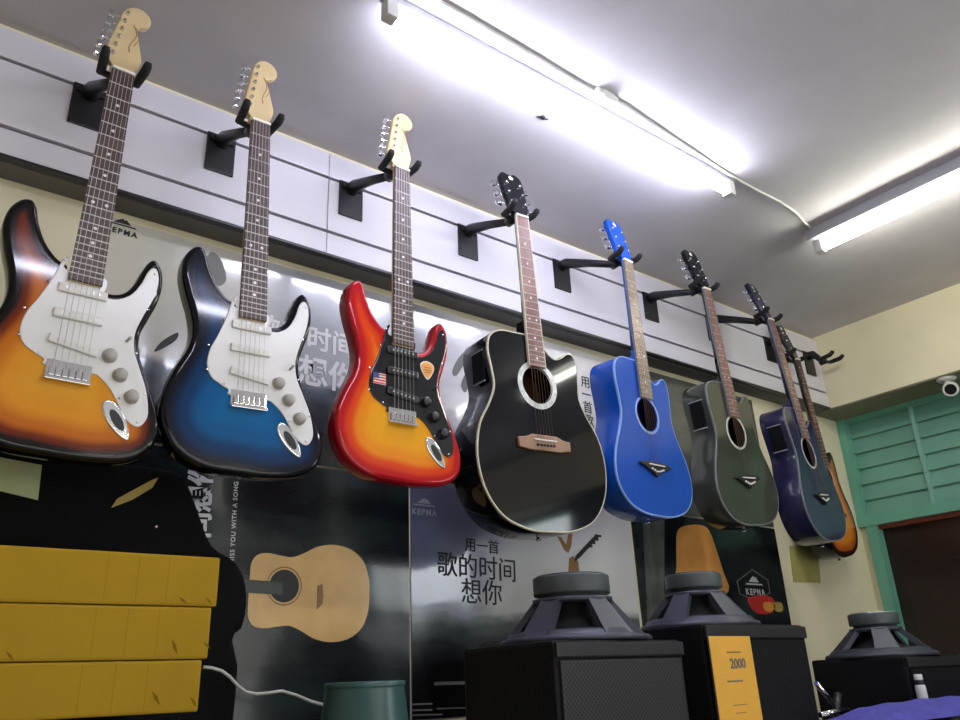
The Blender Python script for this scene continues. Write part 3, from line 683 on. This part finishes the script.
    MB().prism([(-.006, .139), (.006, .139), (.009, .148), (0, .155), (-.009, .148)], -.0068, -.0061).build('headstock_emblem', 'pearl', ho)
    return t

YN = 1.425
def L(x, z, y=YN): return (x, y, z + CZ)
strat('three-colour sunburst electric guitar with white pickguard, farthest left on the wall', L(.243, 1.170), .8, 0, 'sb_three', 'guardwhite', 'coverwhite', 'knobwhite')
strat('dark blue burst electric guitar with white pickguard', L(.533, 1.177), -1.8, 0, 'sb_blue', 'guardwhite', 'coverwhite', 'knobwhite')
g3 = strat('red and orange burst electric guitar with black pickguard and pick-shaped sticker', L(.902, 1.202), -.3, 0, 'sb_cherry', 'guardblack', 'coverblack', 'coverblack')
dz = -SC
st = smooth_closed(V2([(0, -24), (-14, -8), (-19, 10), (-8, 20), (8, 20), (19, 10), (14, -8)]), 5)
xf3 = Matrix.Translation((.068, -.0030, dz + .125))
MB().prism([(p.x, p.y) for p in st], -.001, 0).xform(xf3).build('pick_sticker', 'stickerwhite', g3)
sk = MB().prism([(p.x * .86, p.y * .86) for p in st], -.0016, -.001).xform(xf3).build('pick_sticker_face', 'orange', g3)
for k, ww in enumerate((.009, .011, .007)):
    MB().prism([(-ww, .004 - k * .006), (ww, .004 - k * .006), (ww, .0062 - k * .006), (-ww, .0062 - k * .006)], -.0021, -.0017).xform(xf3).build('sticker_print', 'inkbrown', sk)
fl = MB().box(-.075, -.043, -.0037, -.0029, dz + .066, dz + .092).build('flag_sticker', 'stickerwhite', g3)
b = MB()
for k in range(4): b.box(-.075, -.043, -.0042, -.0038, dz + .067 + k * .0066, dz + .0702 + k * .0066)
b.build('sticker_stripes', 'red', fl); MB().box(-.075, -.061, -.0047, -.0043, dz + .079, dz + .092).build('sticker_canton', 'flagblue', fl)
acoustic('large gloss black cutaway acoustic guitar with cream binding and tan bridge', L(1.298, 1.205), -2.2, -2, 'blackgloss', 'bind_cream', 'rosette', 'rosewood_light', 'blackgloss', 1.04, 1.12, .112, True, bindfb='bind_cream')
acoustic('bright blue cutaway acoustic guitar with pale blue rosette', L(1.726, 1.196), -1.4, 5.5, 'bluesatin', 'bind_blue', 'rosette_blue', 'rosewood_tan', 'bluesatin', .90, .70, .092, bindfb='bind_grey', h=1.09)
acoustic('graphite black acoustic guitar with pale rosette between blue and indigo ones', L(2.118, 1.209), -5.6, 4, 'graphite', 'bind_grey', 'rosette', 'rosewood_light', 'blackgloss', .89, .72, .092, bindfb='bind_grey', h=1.09)
acoustic('dark indigo acoustic guitar hanging tilted, last in front at the right end', L(2.485, 1.1875), -6.5, 10, 'indigo', 'bind_grey', 'rosette', 'rosewood_light', 'indigo', .89, .75, .092, lean=-3.0, bindfb='bind_grey', h=1.07)
acoustic('orange sunburst acoustic guitar mostly hidden behind the dark indigo one', L(2.935, 1.190, 1.60), -11, 10, 'sb_orange', 'burst', 'rosette', 'rosewood', 'blackgloss', .89, .75, .085, h=1.0)

# ------------------------------------------------------------------ hangers
def hanger(xp, nut, label, tiltdeg=0.0, empty_=False):
    g1 = 0.776 * 1.67 + CZ
    t = thing('guitar_hanger', label, 'guitar hanger', (xp, YS, g1), group='black slatwall guitar hangers')
    bp = MB().rbox(-.036, .036, -.006, 0.0, -.105, .004, .002); bp.box(-.030, .030, -.001, .008, .001, .0035); bp.box(-.03, .03, -.012, -.006, -.02, -.006)
    bp.build('plate', 'black', t)
    nx, ny, nz = nut[0] - xp, nut[1] - YS, nut[2] + CZ - g1
    yb = ny + .035
    MB().tube([(0, -.004, -.016), (0, -.026, -.015), (nx * .5, yb * .5 - .01, nz * .5 ), (nx, yb + .01, nz + .012)], [.020, .017, .0125, .0105], 12).build('arm', 'blackmetal', t)
    a = MB().tube([(nx, yb + .022, nz + .012), (nx, yb - .006, nz + .014)], .013, 12); a.build('swivel', 'blackmetal', t)
    c, s_ = math.cos(R(tiltdeg)), math.sin(R(tiltdeg))
    MB().tube([(nx - .034 * c, yb - .004, nz + .014 + .034 * s_), (nx, yb - .002, nz + .010), (nx + .034 * c, yb - .004, nz + .014 - .034 * s_)], .0075, 10).build('yoke', 'blackmetal', t)
    for q in (-1, 1):
        X, Z = nx + q * .036 * c, nz + .014 - q * .036 * s_
        MB().tube([(X, yb, Z), (X, yb - .02, Z + .001), (X + q * .003, yb - .048, Z + .003), (X + q * .004, yb - .060, Z + .010), (X + q * .004, yb - .064, Z + .016)], [.007, .0092, .0092, .0085, .006], 12).build('prong', 'foam', t)
PX = [.135, .318, .537, .777, 1.010, 1.273, 1.49]
NT = [(.243, YN, 1.170, -.8), (.533, YN, 1.177, 2), (.902, YN, 1.202, 0), (1.300, YN, 1.205, 2), (1.726, YN, 1.196, 1), (2.118, YN, 1.209, 5), (2.485, YN, 1.1875, 7)]
GN = ['three-colour sunburst electric guitar', 'dark blue electric guitar', 'red and orange electric guitar', 'large black acoustic guitar', 'bright blue acoustic guitar', 'graphite acoustic guitar', 'dark indigo acoustic guitar']
for p, nt_, gn in zip(PX, NT, GN): hanger(p * 1.67, nt_[:3], 'black wall hanger with padded yoke holding the ' + gn, nt_[3])
hanger(2.872, (2.935, 1.60, 1.190), 'black wall hanger half hidden behind the neck of the dark indigo guitar', 9)
hanger(3.165, (3.15, 1.555, 1.215), 'empty black wall hanger nearest the right corner', 0, True)

# ------------------------------------------------------------------ ceiling lights
def tube_light(x, y, ln, ax, label, mtube, rad=.013, drop=.052, housing='batten', tube_off=(0, 0)):
    t = thing('fluorescent_light', label, 'ceiling light', (x, y, ZC), (0, 0, 0 if ax == 'x' else PI / 2), group='tube lights on the ceiling')
    if housing == 'batten':
        MB().rbox(-ln / 2 - .02, ln / 2 + .02, -.011, .011, -.022, -.0005, .003).build('batten', 'fixture', t)
    else:
        MB().rbox(-ln / 2 - .02, ln / 2 + .02, -.014, .014, -.040, -.0005, .004).build('housing', 'fixture', t)
        MB().rbox(-ln / 2 - .018, ln / 2 + .018, -.0185, -.0145, -.036, -.0015, .002).build('housing_side', 'fixturedark', t)
    oy = tube_off[0]
    MB().tube([(-ln / 2 + .012, oy, -drop), (ln / 2 - .012, oy, -drop)], rad, 16).build('tube', mtube, t)
    for s_ in (-1, 1):
        MB().rbox(s_ * ln / 2 - .014, s_ * ln / 2 + .014, oy - .015, oy + .015, -drop - .016, -.02, .003).build('lamp_holder', 'whiteplastic', t)
    return t
tube_light(1.285, 1.128, 1.19, 'x', 'long lit cool white tube on the ceiling above the guitar row', 'tube_cool')
tube_light(2.385, .55, 1.20, 'y', 'lit tube under a grey housing at the upper right, running away from the wall', 'tube_warm', drop=.066, housing='housing', tube_off=(-.030, 0))
tube_light(.78, .12, 1.19, 'x', 'lit tube light on the ceiling behind the viewpoint, left', 'tube_cool')
tube_light(1.6, -2.5, 1.19, 'x', 'lit tube light on the ceiling near the shop front', 'tube_warm')  # extra tube, out of view, added to brighten the room
def cpt(px, py, z=1.392):
    d = RIGHT * ((px - 480) / 800) - UP * ((py - 360) / 800) + FWD; d = d * (z / d.z); return Vector((d.x, d.y, z + CZ))
cb = MB().tube([cpt(*p) for p in ((440, 2), (480, 25), (530, 54), (575, 81), (597, 93), (607, 98), (625, 106), (650, 123), (690, 149), (722, 170), (740, 181), (760, 192), (780, 202), (795, 212), (805, 223), (812, 229))], .0042, 8)
tag(cb.build('power_cable', 'cable'), 'pale cable clipped along the ceiling joining the two tube lights', 'cable')
p = cpt(606, 97, 1.388); jb = MB().rbox(p.x - .022, p.x + .022, p.y - .014, p.y + .014, p.z - .016, p.z + .0095, .004)
for dx in (-.03, .028): jb.rbox(p.x + dx - .008, p.x + dx + .008, p.y - .01, p.y + .01, p.z - .008, p.z + .0095, .002)
tag(jb.build('cable_connector', 'whiteplastic'), 'small white connector on the ceiling cable beside the long tube', 'connector')
p = cpt(543, 117, 1.396); b = MB().lathe([(0, -.006), (.006, -.005), (.008, 0)], p, 12); b.tube([p + Vector((-.016, .004, -.002)), p + Vector((.016, -.002, -.002))], .002, 6)
tag(b.build('ceiling_hook', 'blackmetal'), 'tiny dark hook screwed in the ceiling below the long tube', 'hook')

# ------------------------------------------------------------------ security camera under the right beam
t = thing('security_camera', 'white bullet security camera under the beam at the right edge', 'security camera', (XR - .16, 1.20, ZB))
MB().lathe([(0, -.012), (.032, -.012), (.036, -.006), (.036, 0)], n=24).build('base', 'whiteplastic', t)
MB().tube([(0, 0, -.01), (0, 0, -.03)], .010, 10).build('bracket', 'whiteplastic', t)
ax = Vector((-.80, -.25, -.30)).normalized(); c0 = Vector((.02, .0, -.040))
MB().tube([c0 - ax * .035, c0 - ax * .03, c0 + ax * .045, c0 + ax * .05], [.020, .027, .029, .027], 24).build('housing', 'whiteplastic', t)
MB().tube([c0 + ax * .0500, c0 + ax * .0515], .021, 24).build('lens', 'blackgloss', t)

# ------------------------------------------------------------------ counter that carries the lower things
ZT = -.46 + CZ
t = thing('display_counter', 'long dark counter along the wall below the guitars', 'counter', (1.3, 1.35, 0))
rel(MB().rbox(-.9, 3.0, .86, 1.735, ZT - .03, ZT, .004), t).build('worktop', 'counter', t)
rel(MB().box(-.88, 2.98, .90, 1.72, 0.0, ZT - .03), t).build('carcass', 'counter', t)
# speaker cabinets
def cabinet(x0, x1, y0, y1, ztop, label, grille=True):
    t = thing('speaker_cabinet', label, 'speaker cabinet', ((x0 + x1) / 2, (y0 + y1) / 2, ZT), group='black speaker cabinets on the counter')
    z1 = ztop + CZ
    rel(MB().rbox(x0, x1, y0, y1, ZT, z1, .008), t).build('body', 'cabinet', t)
    rel(MB().rbox(x0 + .003, x1 - .003, y0 - .008, y0 + .001, z1 - .030, z1 - .004, .003), t).build('top_rail', 'black', t)
    g, nt, bb = new_mat('perforated_grille'); 
    tc = nt.nodes.new('ShaderNodeTexCoord'); mp = nt.nodes.new('ShaderNodeMapping'); mp.inputs['Rotation'].default_value = (0, R(45), 0)
    vo = nt.nodes.new('ShaderNodeTexVoronoi'); vo.inputs['Scale'].default_value = 150; vo.inputs['Randomness'].default_value = 0
    nt.links.new(tc.outputs['Object'], mp.inputs[0]); nt.links.new(mp.outputs[0], vo.inputs['Vector'])
    r = nt.nodes.new('ShaderNodeValToRGB'); r.color_ramp.elements[0].position = .35; r.color_ramp.elements[0].color = (.002, .002, .002, 1); r.color_ramp.elements[1].position = .5; r.color_ramp.elements[1].color = (.030, .030, .034, 1)
    nt.links.new(vo.outputs['Distance'], r.inputs['Fac']); nt.links.new(r.outputs['Color'], bb.inputs['Base Color']); bb.inputs['Roughness'].default_value = .5
    rel(MB().rbox(x0 + .012, x1 - .012, y0 - .006, y0 + .001, ZT + .02, z1 - .034, .003), t).build('grille', g if grille else 'cabinet', t)
    return t
cab1 = cabinet(1.008, 1.357, 1.10, 1.365, .069, 'black speaker cabinet with perforated grille under the front woofer')
cab2 = cabinet(1.43, 1.806, 1.10, 1.40, .101, 'taller black speaker cabinet with an orange price card on its front', False)
cab3 = cabinet(2.255, 2.74, 1.10, 1.37, .028, 'low black speaker cabinet at the right by the doorway', False)
def woofer(x, y, z, R_, rm, label, hgt=.118, plate='magnet', spokes=5, ph=-1.1 + .63):
    t = thing('woofer', label, 'woofer', (x, y, z + CZ), (0, 0, ph), group='bare woofers lying face down on the cabinets')
    MB().lathe([(R_ * .80, .0), (R_, .0), (R_, .006), (R_ * .97, .011), (R_ * .88, .014), (R_ * .84, .022), (R_ * .80, .018), (R_ * .80, 0)], n=56).build('rim', 'basket', t)
    hb = hgt * .62
    MB().lathe([(R_ * .78, .008), (R_ * .50, hb * .32), (rm * .60, hb * .62), (rm * .50, hb)], n=40).build('cone', 'conepaper', t)
    b = MB()
    for k in range(spokes):
        a = 2 * PI * k / spokes; wd = .085 * R_ / .155
        def pt(r, off, z): return Vector((r * math.cos(a) - off * math.sin(a), r * math.sin(a) + off * math.cos(a), z))
        r0, z0, r1, z1 = R_ * .90, .012, rm * 1.0, hb
        w0, w1 = wd * .40, wd * .26
        b.add([pt(r0, -w0, z0), pt(r0, w0, z0), pt(r1, w1, z1), pt(r1, -w1, z1), pt(r0 - .012, -w0, z0 - .006), pt(r0 - .012, w0, z0 - .006), pt(r1 - .012, w1, z1 - .006), pt(r1 - .012, -w1, z1 - .006)],
              [(0, 1, 2, 3), (4, 7, 6, 5), (0, 4, 5, 1), (1, 5, 6, 2), (2, 6, 7, 3), (3, 7, 4, 0)])
    b.lathe([(rm * .55, hb - .006), (rm * 1.04, hb - .006), (rm * 1.04, hb + .004), (rm * .55, hb + .004)], n=40)
    b.lathe([(R_ * .93, .010), (R_ * .86, .022), (R_ * .80, .024), (R_ * .80, .014)], n=48)
    b.build('basket', 'basket', t)
    zt = hgt
    mg = MB().lathe([(0, hb + .004), (rm * .86, hb + .004), (rm * .86, hb + .012), (rm * .99, hb + .012), (rm, hb + .015), (rm, zt - .006), (rm * .985, zt - .003), (rm * .90, zt - .003)], n=48).build('magnet', 'magnet', t)
    MB().lathe([(rm * .91, zt - .004), (rm * .91, zt), (rm * .30, zt), (rm * .26, zt - .004), (0, zt - .004)], n=40).build('back_plate', plate, mg)
woofer(1.215, 1.255, .071, .155, .080, 'large bare woofer with thick grey magnet face down in front', .135, 'black', ph=-.42)
woofer(1.61, 1.245, .101, .138, .066, 'smaller bare woofer face down above the orange price card', .125, 'black', ph=-.45)
woofer(2.40, 1.235, .028, .150, .068, 'bare woofer with shiny zinc back plate face down near the doorway', .122, 'steelplate', 5, -1.25)
# price card
t = thing('price_card', 'orange printed price card on the front of the taller speaker cabinet', 'sign', (0, 1.0915, CZ))
pc = [at(708, 637, 1.0915), at(749, 636, 1.0915), at(762, 722, 1.0915), at(720, 724, 1.0915)]
q = pc; xl = (q[0].x + q[3].x) / 2; xr = (q[1].x + q[2].x) / 2
MB().prism([(xl, .075), (xr, .075), (xr, -.115), (xl, -.115)], -.002, 0).build('card', 'orangelabel', t)
MB().prism([(xl - .004, .079), (xr + .004, .079), (xr + .004, -.119), (xl - .004, -.119)], -.0005, .001).build('card_backing', 'ink', t)
cx = (xl + xr) / 2; cw = xr - xl
def print_line(z, x0, x1, h, ink):
    b = MB(); x = x0
    while x < x1:
        wl = min(x1 - x, random.uniform(.0035, .008)); b.box(x, x + wl, -.0026, -.0021, z - h / 2, z + h / 2); x += wl + .0016
    b.build('printed_line', ink, t)
print_line(.043, cx - .018, cx + .030, .0030, 'inkbrown')
text_mesh('lettering', '2000', cw * .19, txf(cx + .014, -.0025, .020), 'inkgrey', t, 0.0006)
print_line(-.013, cx - .030, cx + .022, .0034, 'inkgrey')
print_line(-.058, cx - .022, cx + .024, .0016, 'inkbrown')
print_line(-.073, cx - .016, cx + .018, .0014, 'inkbrown')

# ------------------------------------------------------------------ cardboard boxes at the left, on an amplifier case
t = thing('amplifier_case', 'black equipment case under the stacked cardboard boxes', 'case', (0.0, 1.45, ZT))
MB().rbox(-.62, .40, -.16, .16, 0, .432, .01).build('body', 'cabinet', t)
YX = 1.30
def carton(x0, x1, z0, z1, label, creases, yo=0.0):
    t = thing('cardboard_box', label, 'cardboard box', ((x0 + x1) / 2, YX + .15 + yo, z0 + CZ), group='yellow-brown cardboard boxes stacked at the left')
    h = z1 - z0; w2 = (x1 - x0) / 2
    bm = bmesh.new(); nx, nz = 60, 8
    b = MB(); b.rbox(-w2, w2, -.15, .15, .0006, h - .0006, .004); b.build('box_body', 'carton', t)
    for cx_, cz_, ww, hh, rt in creases:
        X = cx_ - (x0 + x1) / 2
        MB().prism([(-ww, hh * .3), (-ww * .2, -hh * .5), (ww * .9, -hh), (ww * .15, -hh * .15)], -.1508, -.1500).xform(Matrix.Translation((X, 0, h * cz_)) @ Matrix.Rotation(R(rt), 4, 'Y')).build('dent', 'cartondark', t)
    for k in range(1, 4):
        xx = w2 - .035 - .045 * k
        MB().box(xx - .0006, xx + .0004, -.1502, -.1500, .004, h - .004).build('fold_line', 'cartonfold', t)
    return t
zs = [at(100, 717.5, YX).z - CZ, at(100, 661, YX).z - CZ, at(100, 604.5, YX).z - CZ, at(100, 550, YX).z - CZ]
xe = [at(200, 690, YX).x, at(210, 634, YX).x, at(219, 580, YX).x]
cr = [(.40, .35, .008, .012, 10), (.455, .25, .006, .012, 0)]
c1_ = carton(-.62, xe[0], zs[0], zs[1] , 'cardboard box with a loose flap, lowest of the three in view', cr)
MB().box(-.42, .17, -.1535, -.1500, .055, (zs[1] - zs[0]) - .004).build('flap', 'carton', c1_)
carton(-.60, xe[1], zs[1], zs[2], 'cardboard box with a dented front, middle of the stack of three', [(.42, .3, .007, .014, 10), (.468, .3, .006, .008, 0), (.20, .15, .006, .010, 0), (.165, .75, .004, .014, 60), (.165, .55, .003, .012, 60)])
carton(-.58, xe[2], zs[2], zs[3], 'smooth cardboard box on top of the stack at the left', [(.425, .15, .007, .008, 0), (.465, .15, .005, .007, 0)])

# ------------------------------------------------------------------ black gig bag behind the boxes
YG = 1.625
bagp = [(-60, 436), (0, 444), (60, 454), (120, 462), (176, 470), (190, 484), (200, 510), (214, 545), (236, 560), (247, 580), (249, 605), (244, 628), (235, 640), (238, 700), (200, 740), (0, 740), (-60, 740)]
t = thing('gig_bag', 'black nylon guitar bag leaning behind the cardboard boxes', 'guitar bag', (0, YG, CZ))
pp = [at(a, b_, YG) for a, b_ in bagp]
for p in pp:
    if p.z < at(0, 735, YG).z - .004 or p.z < CZ - .08: p.z = ZT + .030; ol = resample(smooth_closed([Vector((p.x, p.z - CZ)) for p in pp], 3), .02)
bo = solid(ol, 0.0, .09, .018, .018, grid=.03, seg=4).build('shell', 'bag', t, fix=False); finish(bo)
sp = [at(a, b_, YG) for a, b_ in [(111, 508), (117, 499), (135, 489), (152, 480), (158, 478), (152, 488), (132, 500)]]
MB().prism([(p.x, p.z - CZ) for p in sp], -.0025, .0).build('yellow_stripe', 'yellow', t)
p = at(156, 527, YG); MB().lathe([(0, -.004), (.003, -.003), (.004, 0)], n=10).xform(Matrix.Translation((p.x, -.002, p.z - CZ)) @ Matrix.Rotation(-PI / 2, 4, 'X')).build('zip_pull', 'chrome', t)
pp = [at(-12, 455, YG - .004), at(42, 465, YG - .004), at(38, 500, YG - .004), at(-12, 488, YG - .004)]
tag(MB().prism([(p.x, p.z) for p in pp], YG - .004, YG - .002).build('paper_sheet', 'paper'), 'pale green paper sheet on the black bag at the left edge', 'paper')

# ------------------------------------------------------------------ teal bucket, cable, small things
c = at(365, 690, 1.30); zt_ = at(365, 683, 1.30).z
t = thing('bucket', 'dark teal plastic bucket standing upside down in front of the posters', 'bucket', (c.x, 1.30, ZT))
H = zt_ - ZT; rt = .067
MB().lathe([(0, H - .004), (rt - .006, H - .004), (rt - .004, H), (rt, H - .002), (rt + .001, H - .012), (rt + .055, .012), (rt + .062, .010), (rt + .062, 0), (rt + .05, 0), (rt - .005, H - .02)], n=56).build('shell', 'tealpot', t)
MB().lathe([(rt - .004, H - .003), (rt - .002, H + .002), (rt + .002, H + .001), (rt + .002, H - .006)], n=56).build('rim_band', 'tealpot', t)
cb = MB().tube([at(a, b_, 1.60) if a > 225 else at(a, b_, 1.598) for a, b_ in ((203, 667), (212, 668), (222, 671), (230, 677), (238, 686), (246, 692), (256, 694), (268, 693), (282, 691), (296, 695), (310, 701), (324, 705), (336, 708))], .0032, 8)
tag(cb.build('audio_cable', 'cable'), 'thin white cable hanging in waves between boxes and bucket', 'cable')
# chrome fold-up stand parts between the cabinets
t = thing('instrument_stand', 'folded grey metal instrument stand between the two right speaker cabinets', 'stand', (at(840, 700, 1.15).x, 1.15, ZT))
l = Vector(t.location)
MB().tube([at(816, 683, 1.15) - l, at(833, 703, 1.15) - l], .006, 10).build('arm', 'chrome', t)
MB().tube([at(820, 715, 1.12) - l, at(848, 709, 1.12) - l], .006, 10).build('cross_tube', 'chrome', t)
MB().tube([at(838, 694, 1.15) - l, at(836, 712, 1.15) - l, Vector((0, 0, .0))], .009, 10).build('post', 'blackmetal', t)
MB().lathe([(0, 0), (.045, 0), (.045, .01), (.02, .02), (0, .02)], n=24).build('foot', 'blackmetal', t)
# shelf box in front of the right cabinet carrying the blue cloth and the white bottle
t = thing('storage_crate', 'black crate below the blue cloth at the lower right', 'crate', (2.32, .985, 0))
zc = at(900, 716, .9).z
MB().rbox(-.42, .34, -.10, .10, 0, ZT - .035, .008)
ct = MB().rbox(-.36, .36, -.105, .105, ZT + .001, zc - .012, .008); ct.v = [(x, y, z) for x, y, z in ct.v]; ct.build('body', 'cabinet', t)
# cloth
b = MB(); nx, ny = 46, 18; vs = []
lw, rw = at(862, 716, .93).x, 2.66
for i in range(nx):
    for k in range(ny):
        x = lw + (rw - lw) * i / (nx - 1); y = .885 + .185 * k / (ny - 1)
        e = min(1, i / 9) * min(1, (nx - 1 - i) / 4) * min(1, k / 2.5) * min(1, (ny - 1 - k) / 2.5)
        z = zc - .011 + e * (.024 + .005 * math.sin(i * .22 + k * .3) + .0015 * math.sin(i * .9 - k * .8) + .004 * math.sin(k * .6 + i * .11))
        vs.append((x, y, z))
n0 = len(vs); vs += [(x, y, zc - .0118) for x, y, z in vs]
fs = []
for i in range(nx - 1):
    for k in range(ny - 1):
        a = i * ny + k; fs.append((a, a + ny, a + ny + 1, a + 1)); fs.append((a + n0, a + 1 + n0, a + ny + 1 + n0, a + ny + n0))
b.add(vs, fs, 0, True)
tag(b.build('blue_cloth', 'bluecloth'), 'crumpled violet-blue cloth heaped at the bottom right corner', 'cloth')
bp = at(925, 690, 1.055)
# white bottle standing on the counter's crate behind the cloth
t = thing('spray_bottle', 'small white bottle with white cap behind the blue cloth', 'bottle', (at(921, 690, 1.082).x, 1.082, zc - .012))
hb = at(921, 674, 1.082).z - (zc - .012)
MB().lathe([(0, 0), (.0125, 0), (.013, .003), (.013, hb * .62), (.0115, hb * .70), (.006, hb * .74)], n=20).build('bottle_body', 'whiteplastic', t)
MB().lathe([(.0105, hb * .66), (.0112, hb * .68), (.0112, hb * .82), (.0105, hb * .84)], n=20).build('collar', 'black', t)
MB().lathe([(.0095, hb * .80), (.0105, hb * .84), (.0105, hb * .98), (.009, hb), (0, hb)], n=20).build('cap', 'whiteplastic', t)

# ------------------------------------------------------------------ faint room fill: the added front window gives the rest
wd_ = bpy.data.worlds.new('world'); sc.world = wd_; wd_.use_nodes = True
wd_.node_tree.nodes['Background'].inputs['Color'].default_value = (0.5, 0.55, 0.65, 1); wd_.node_tree.nodes['Background'].inputs['Strength'].default_value = 0.2
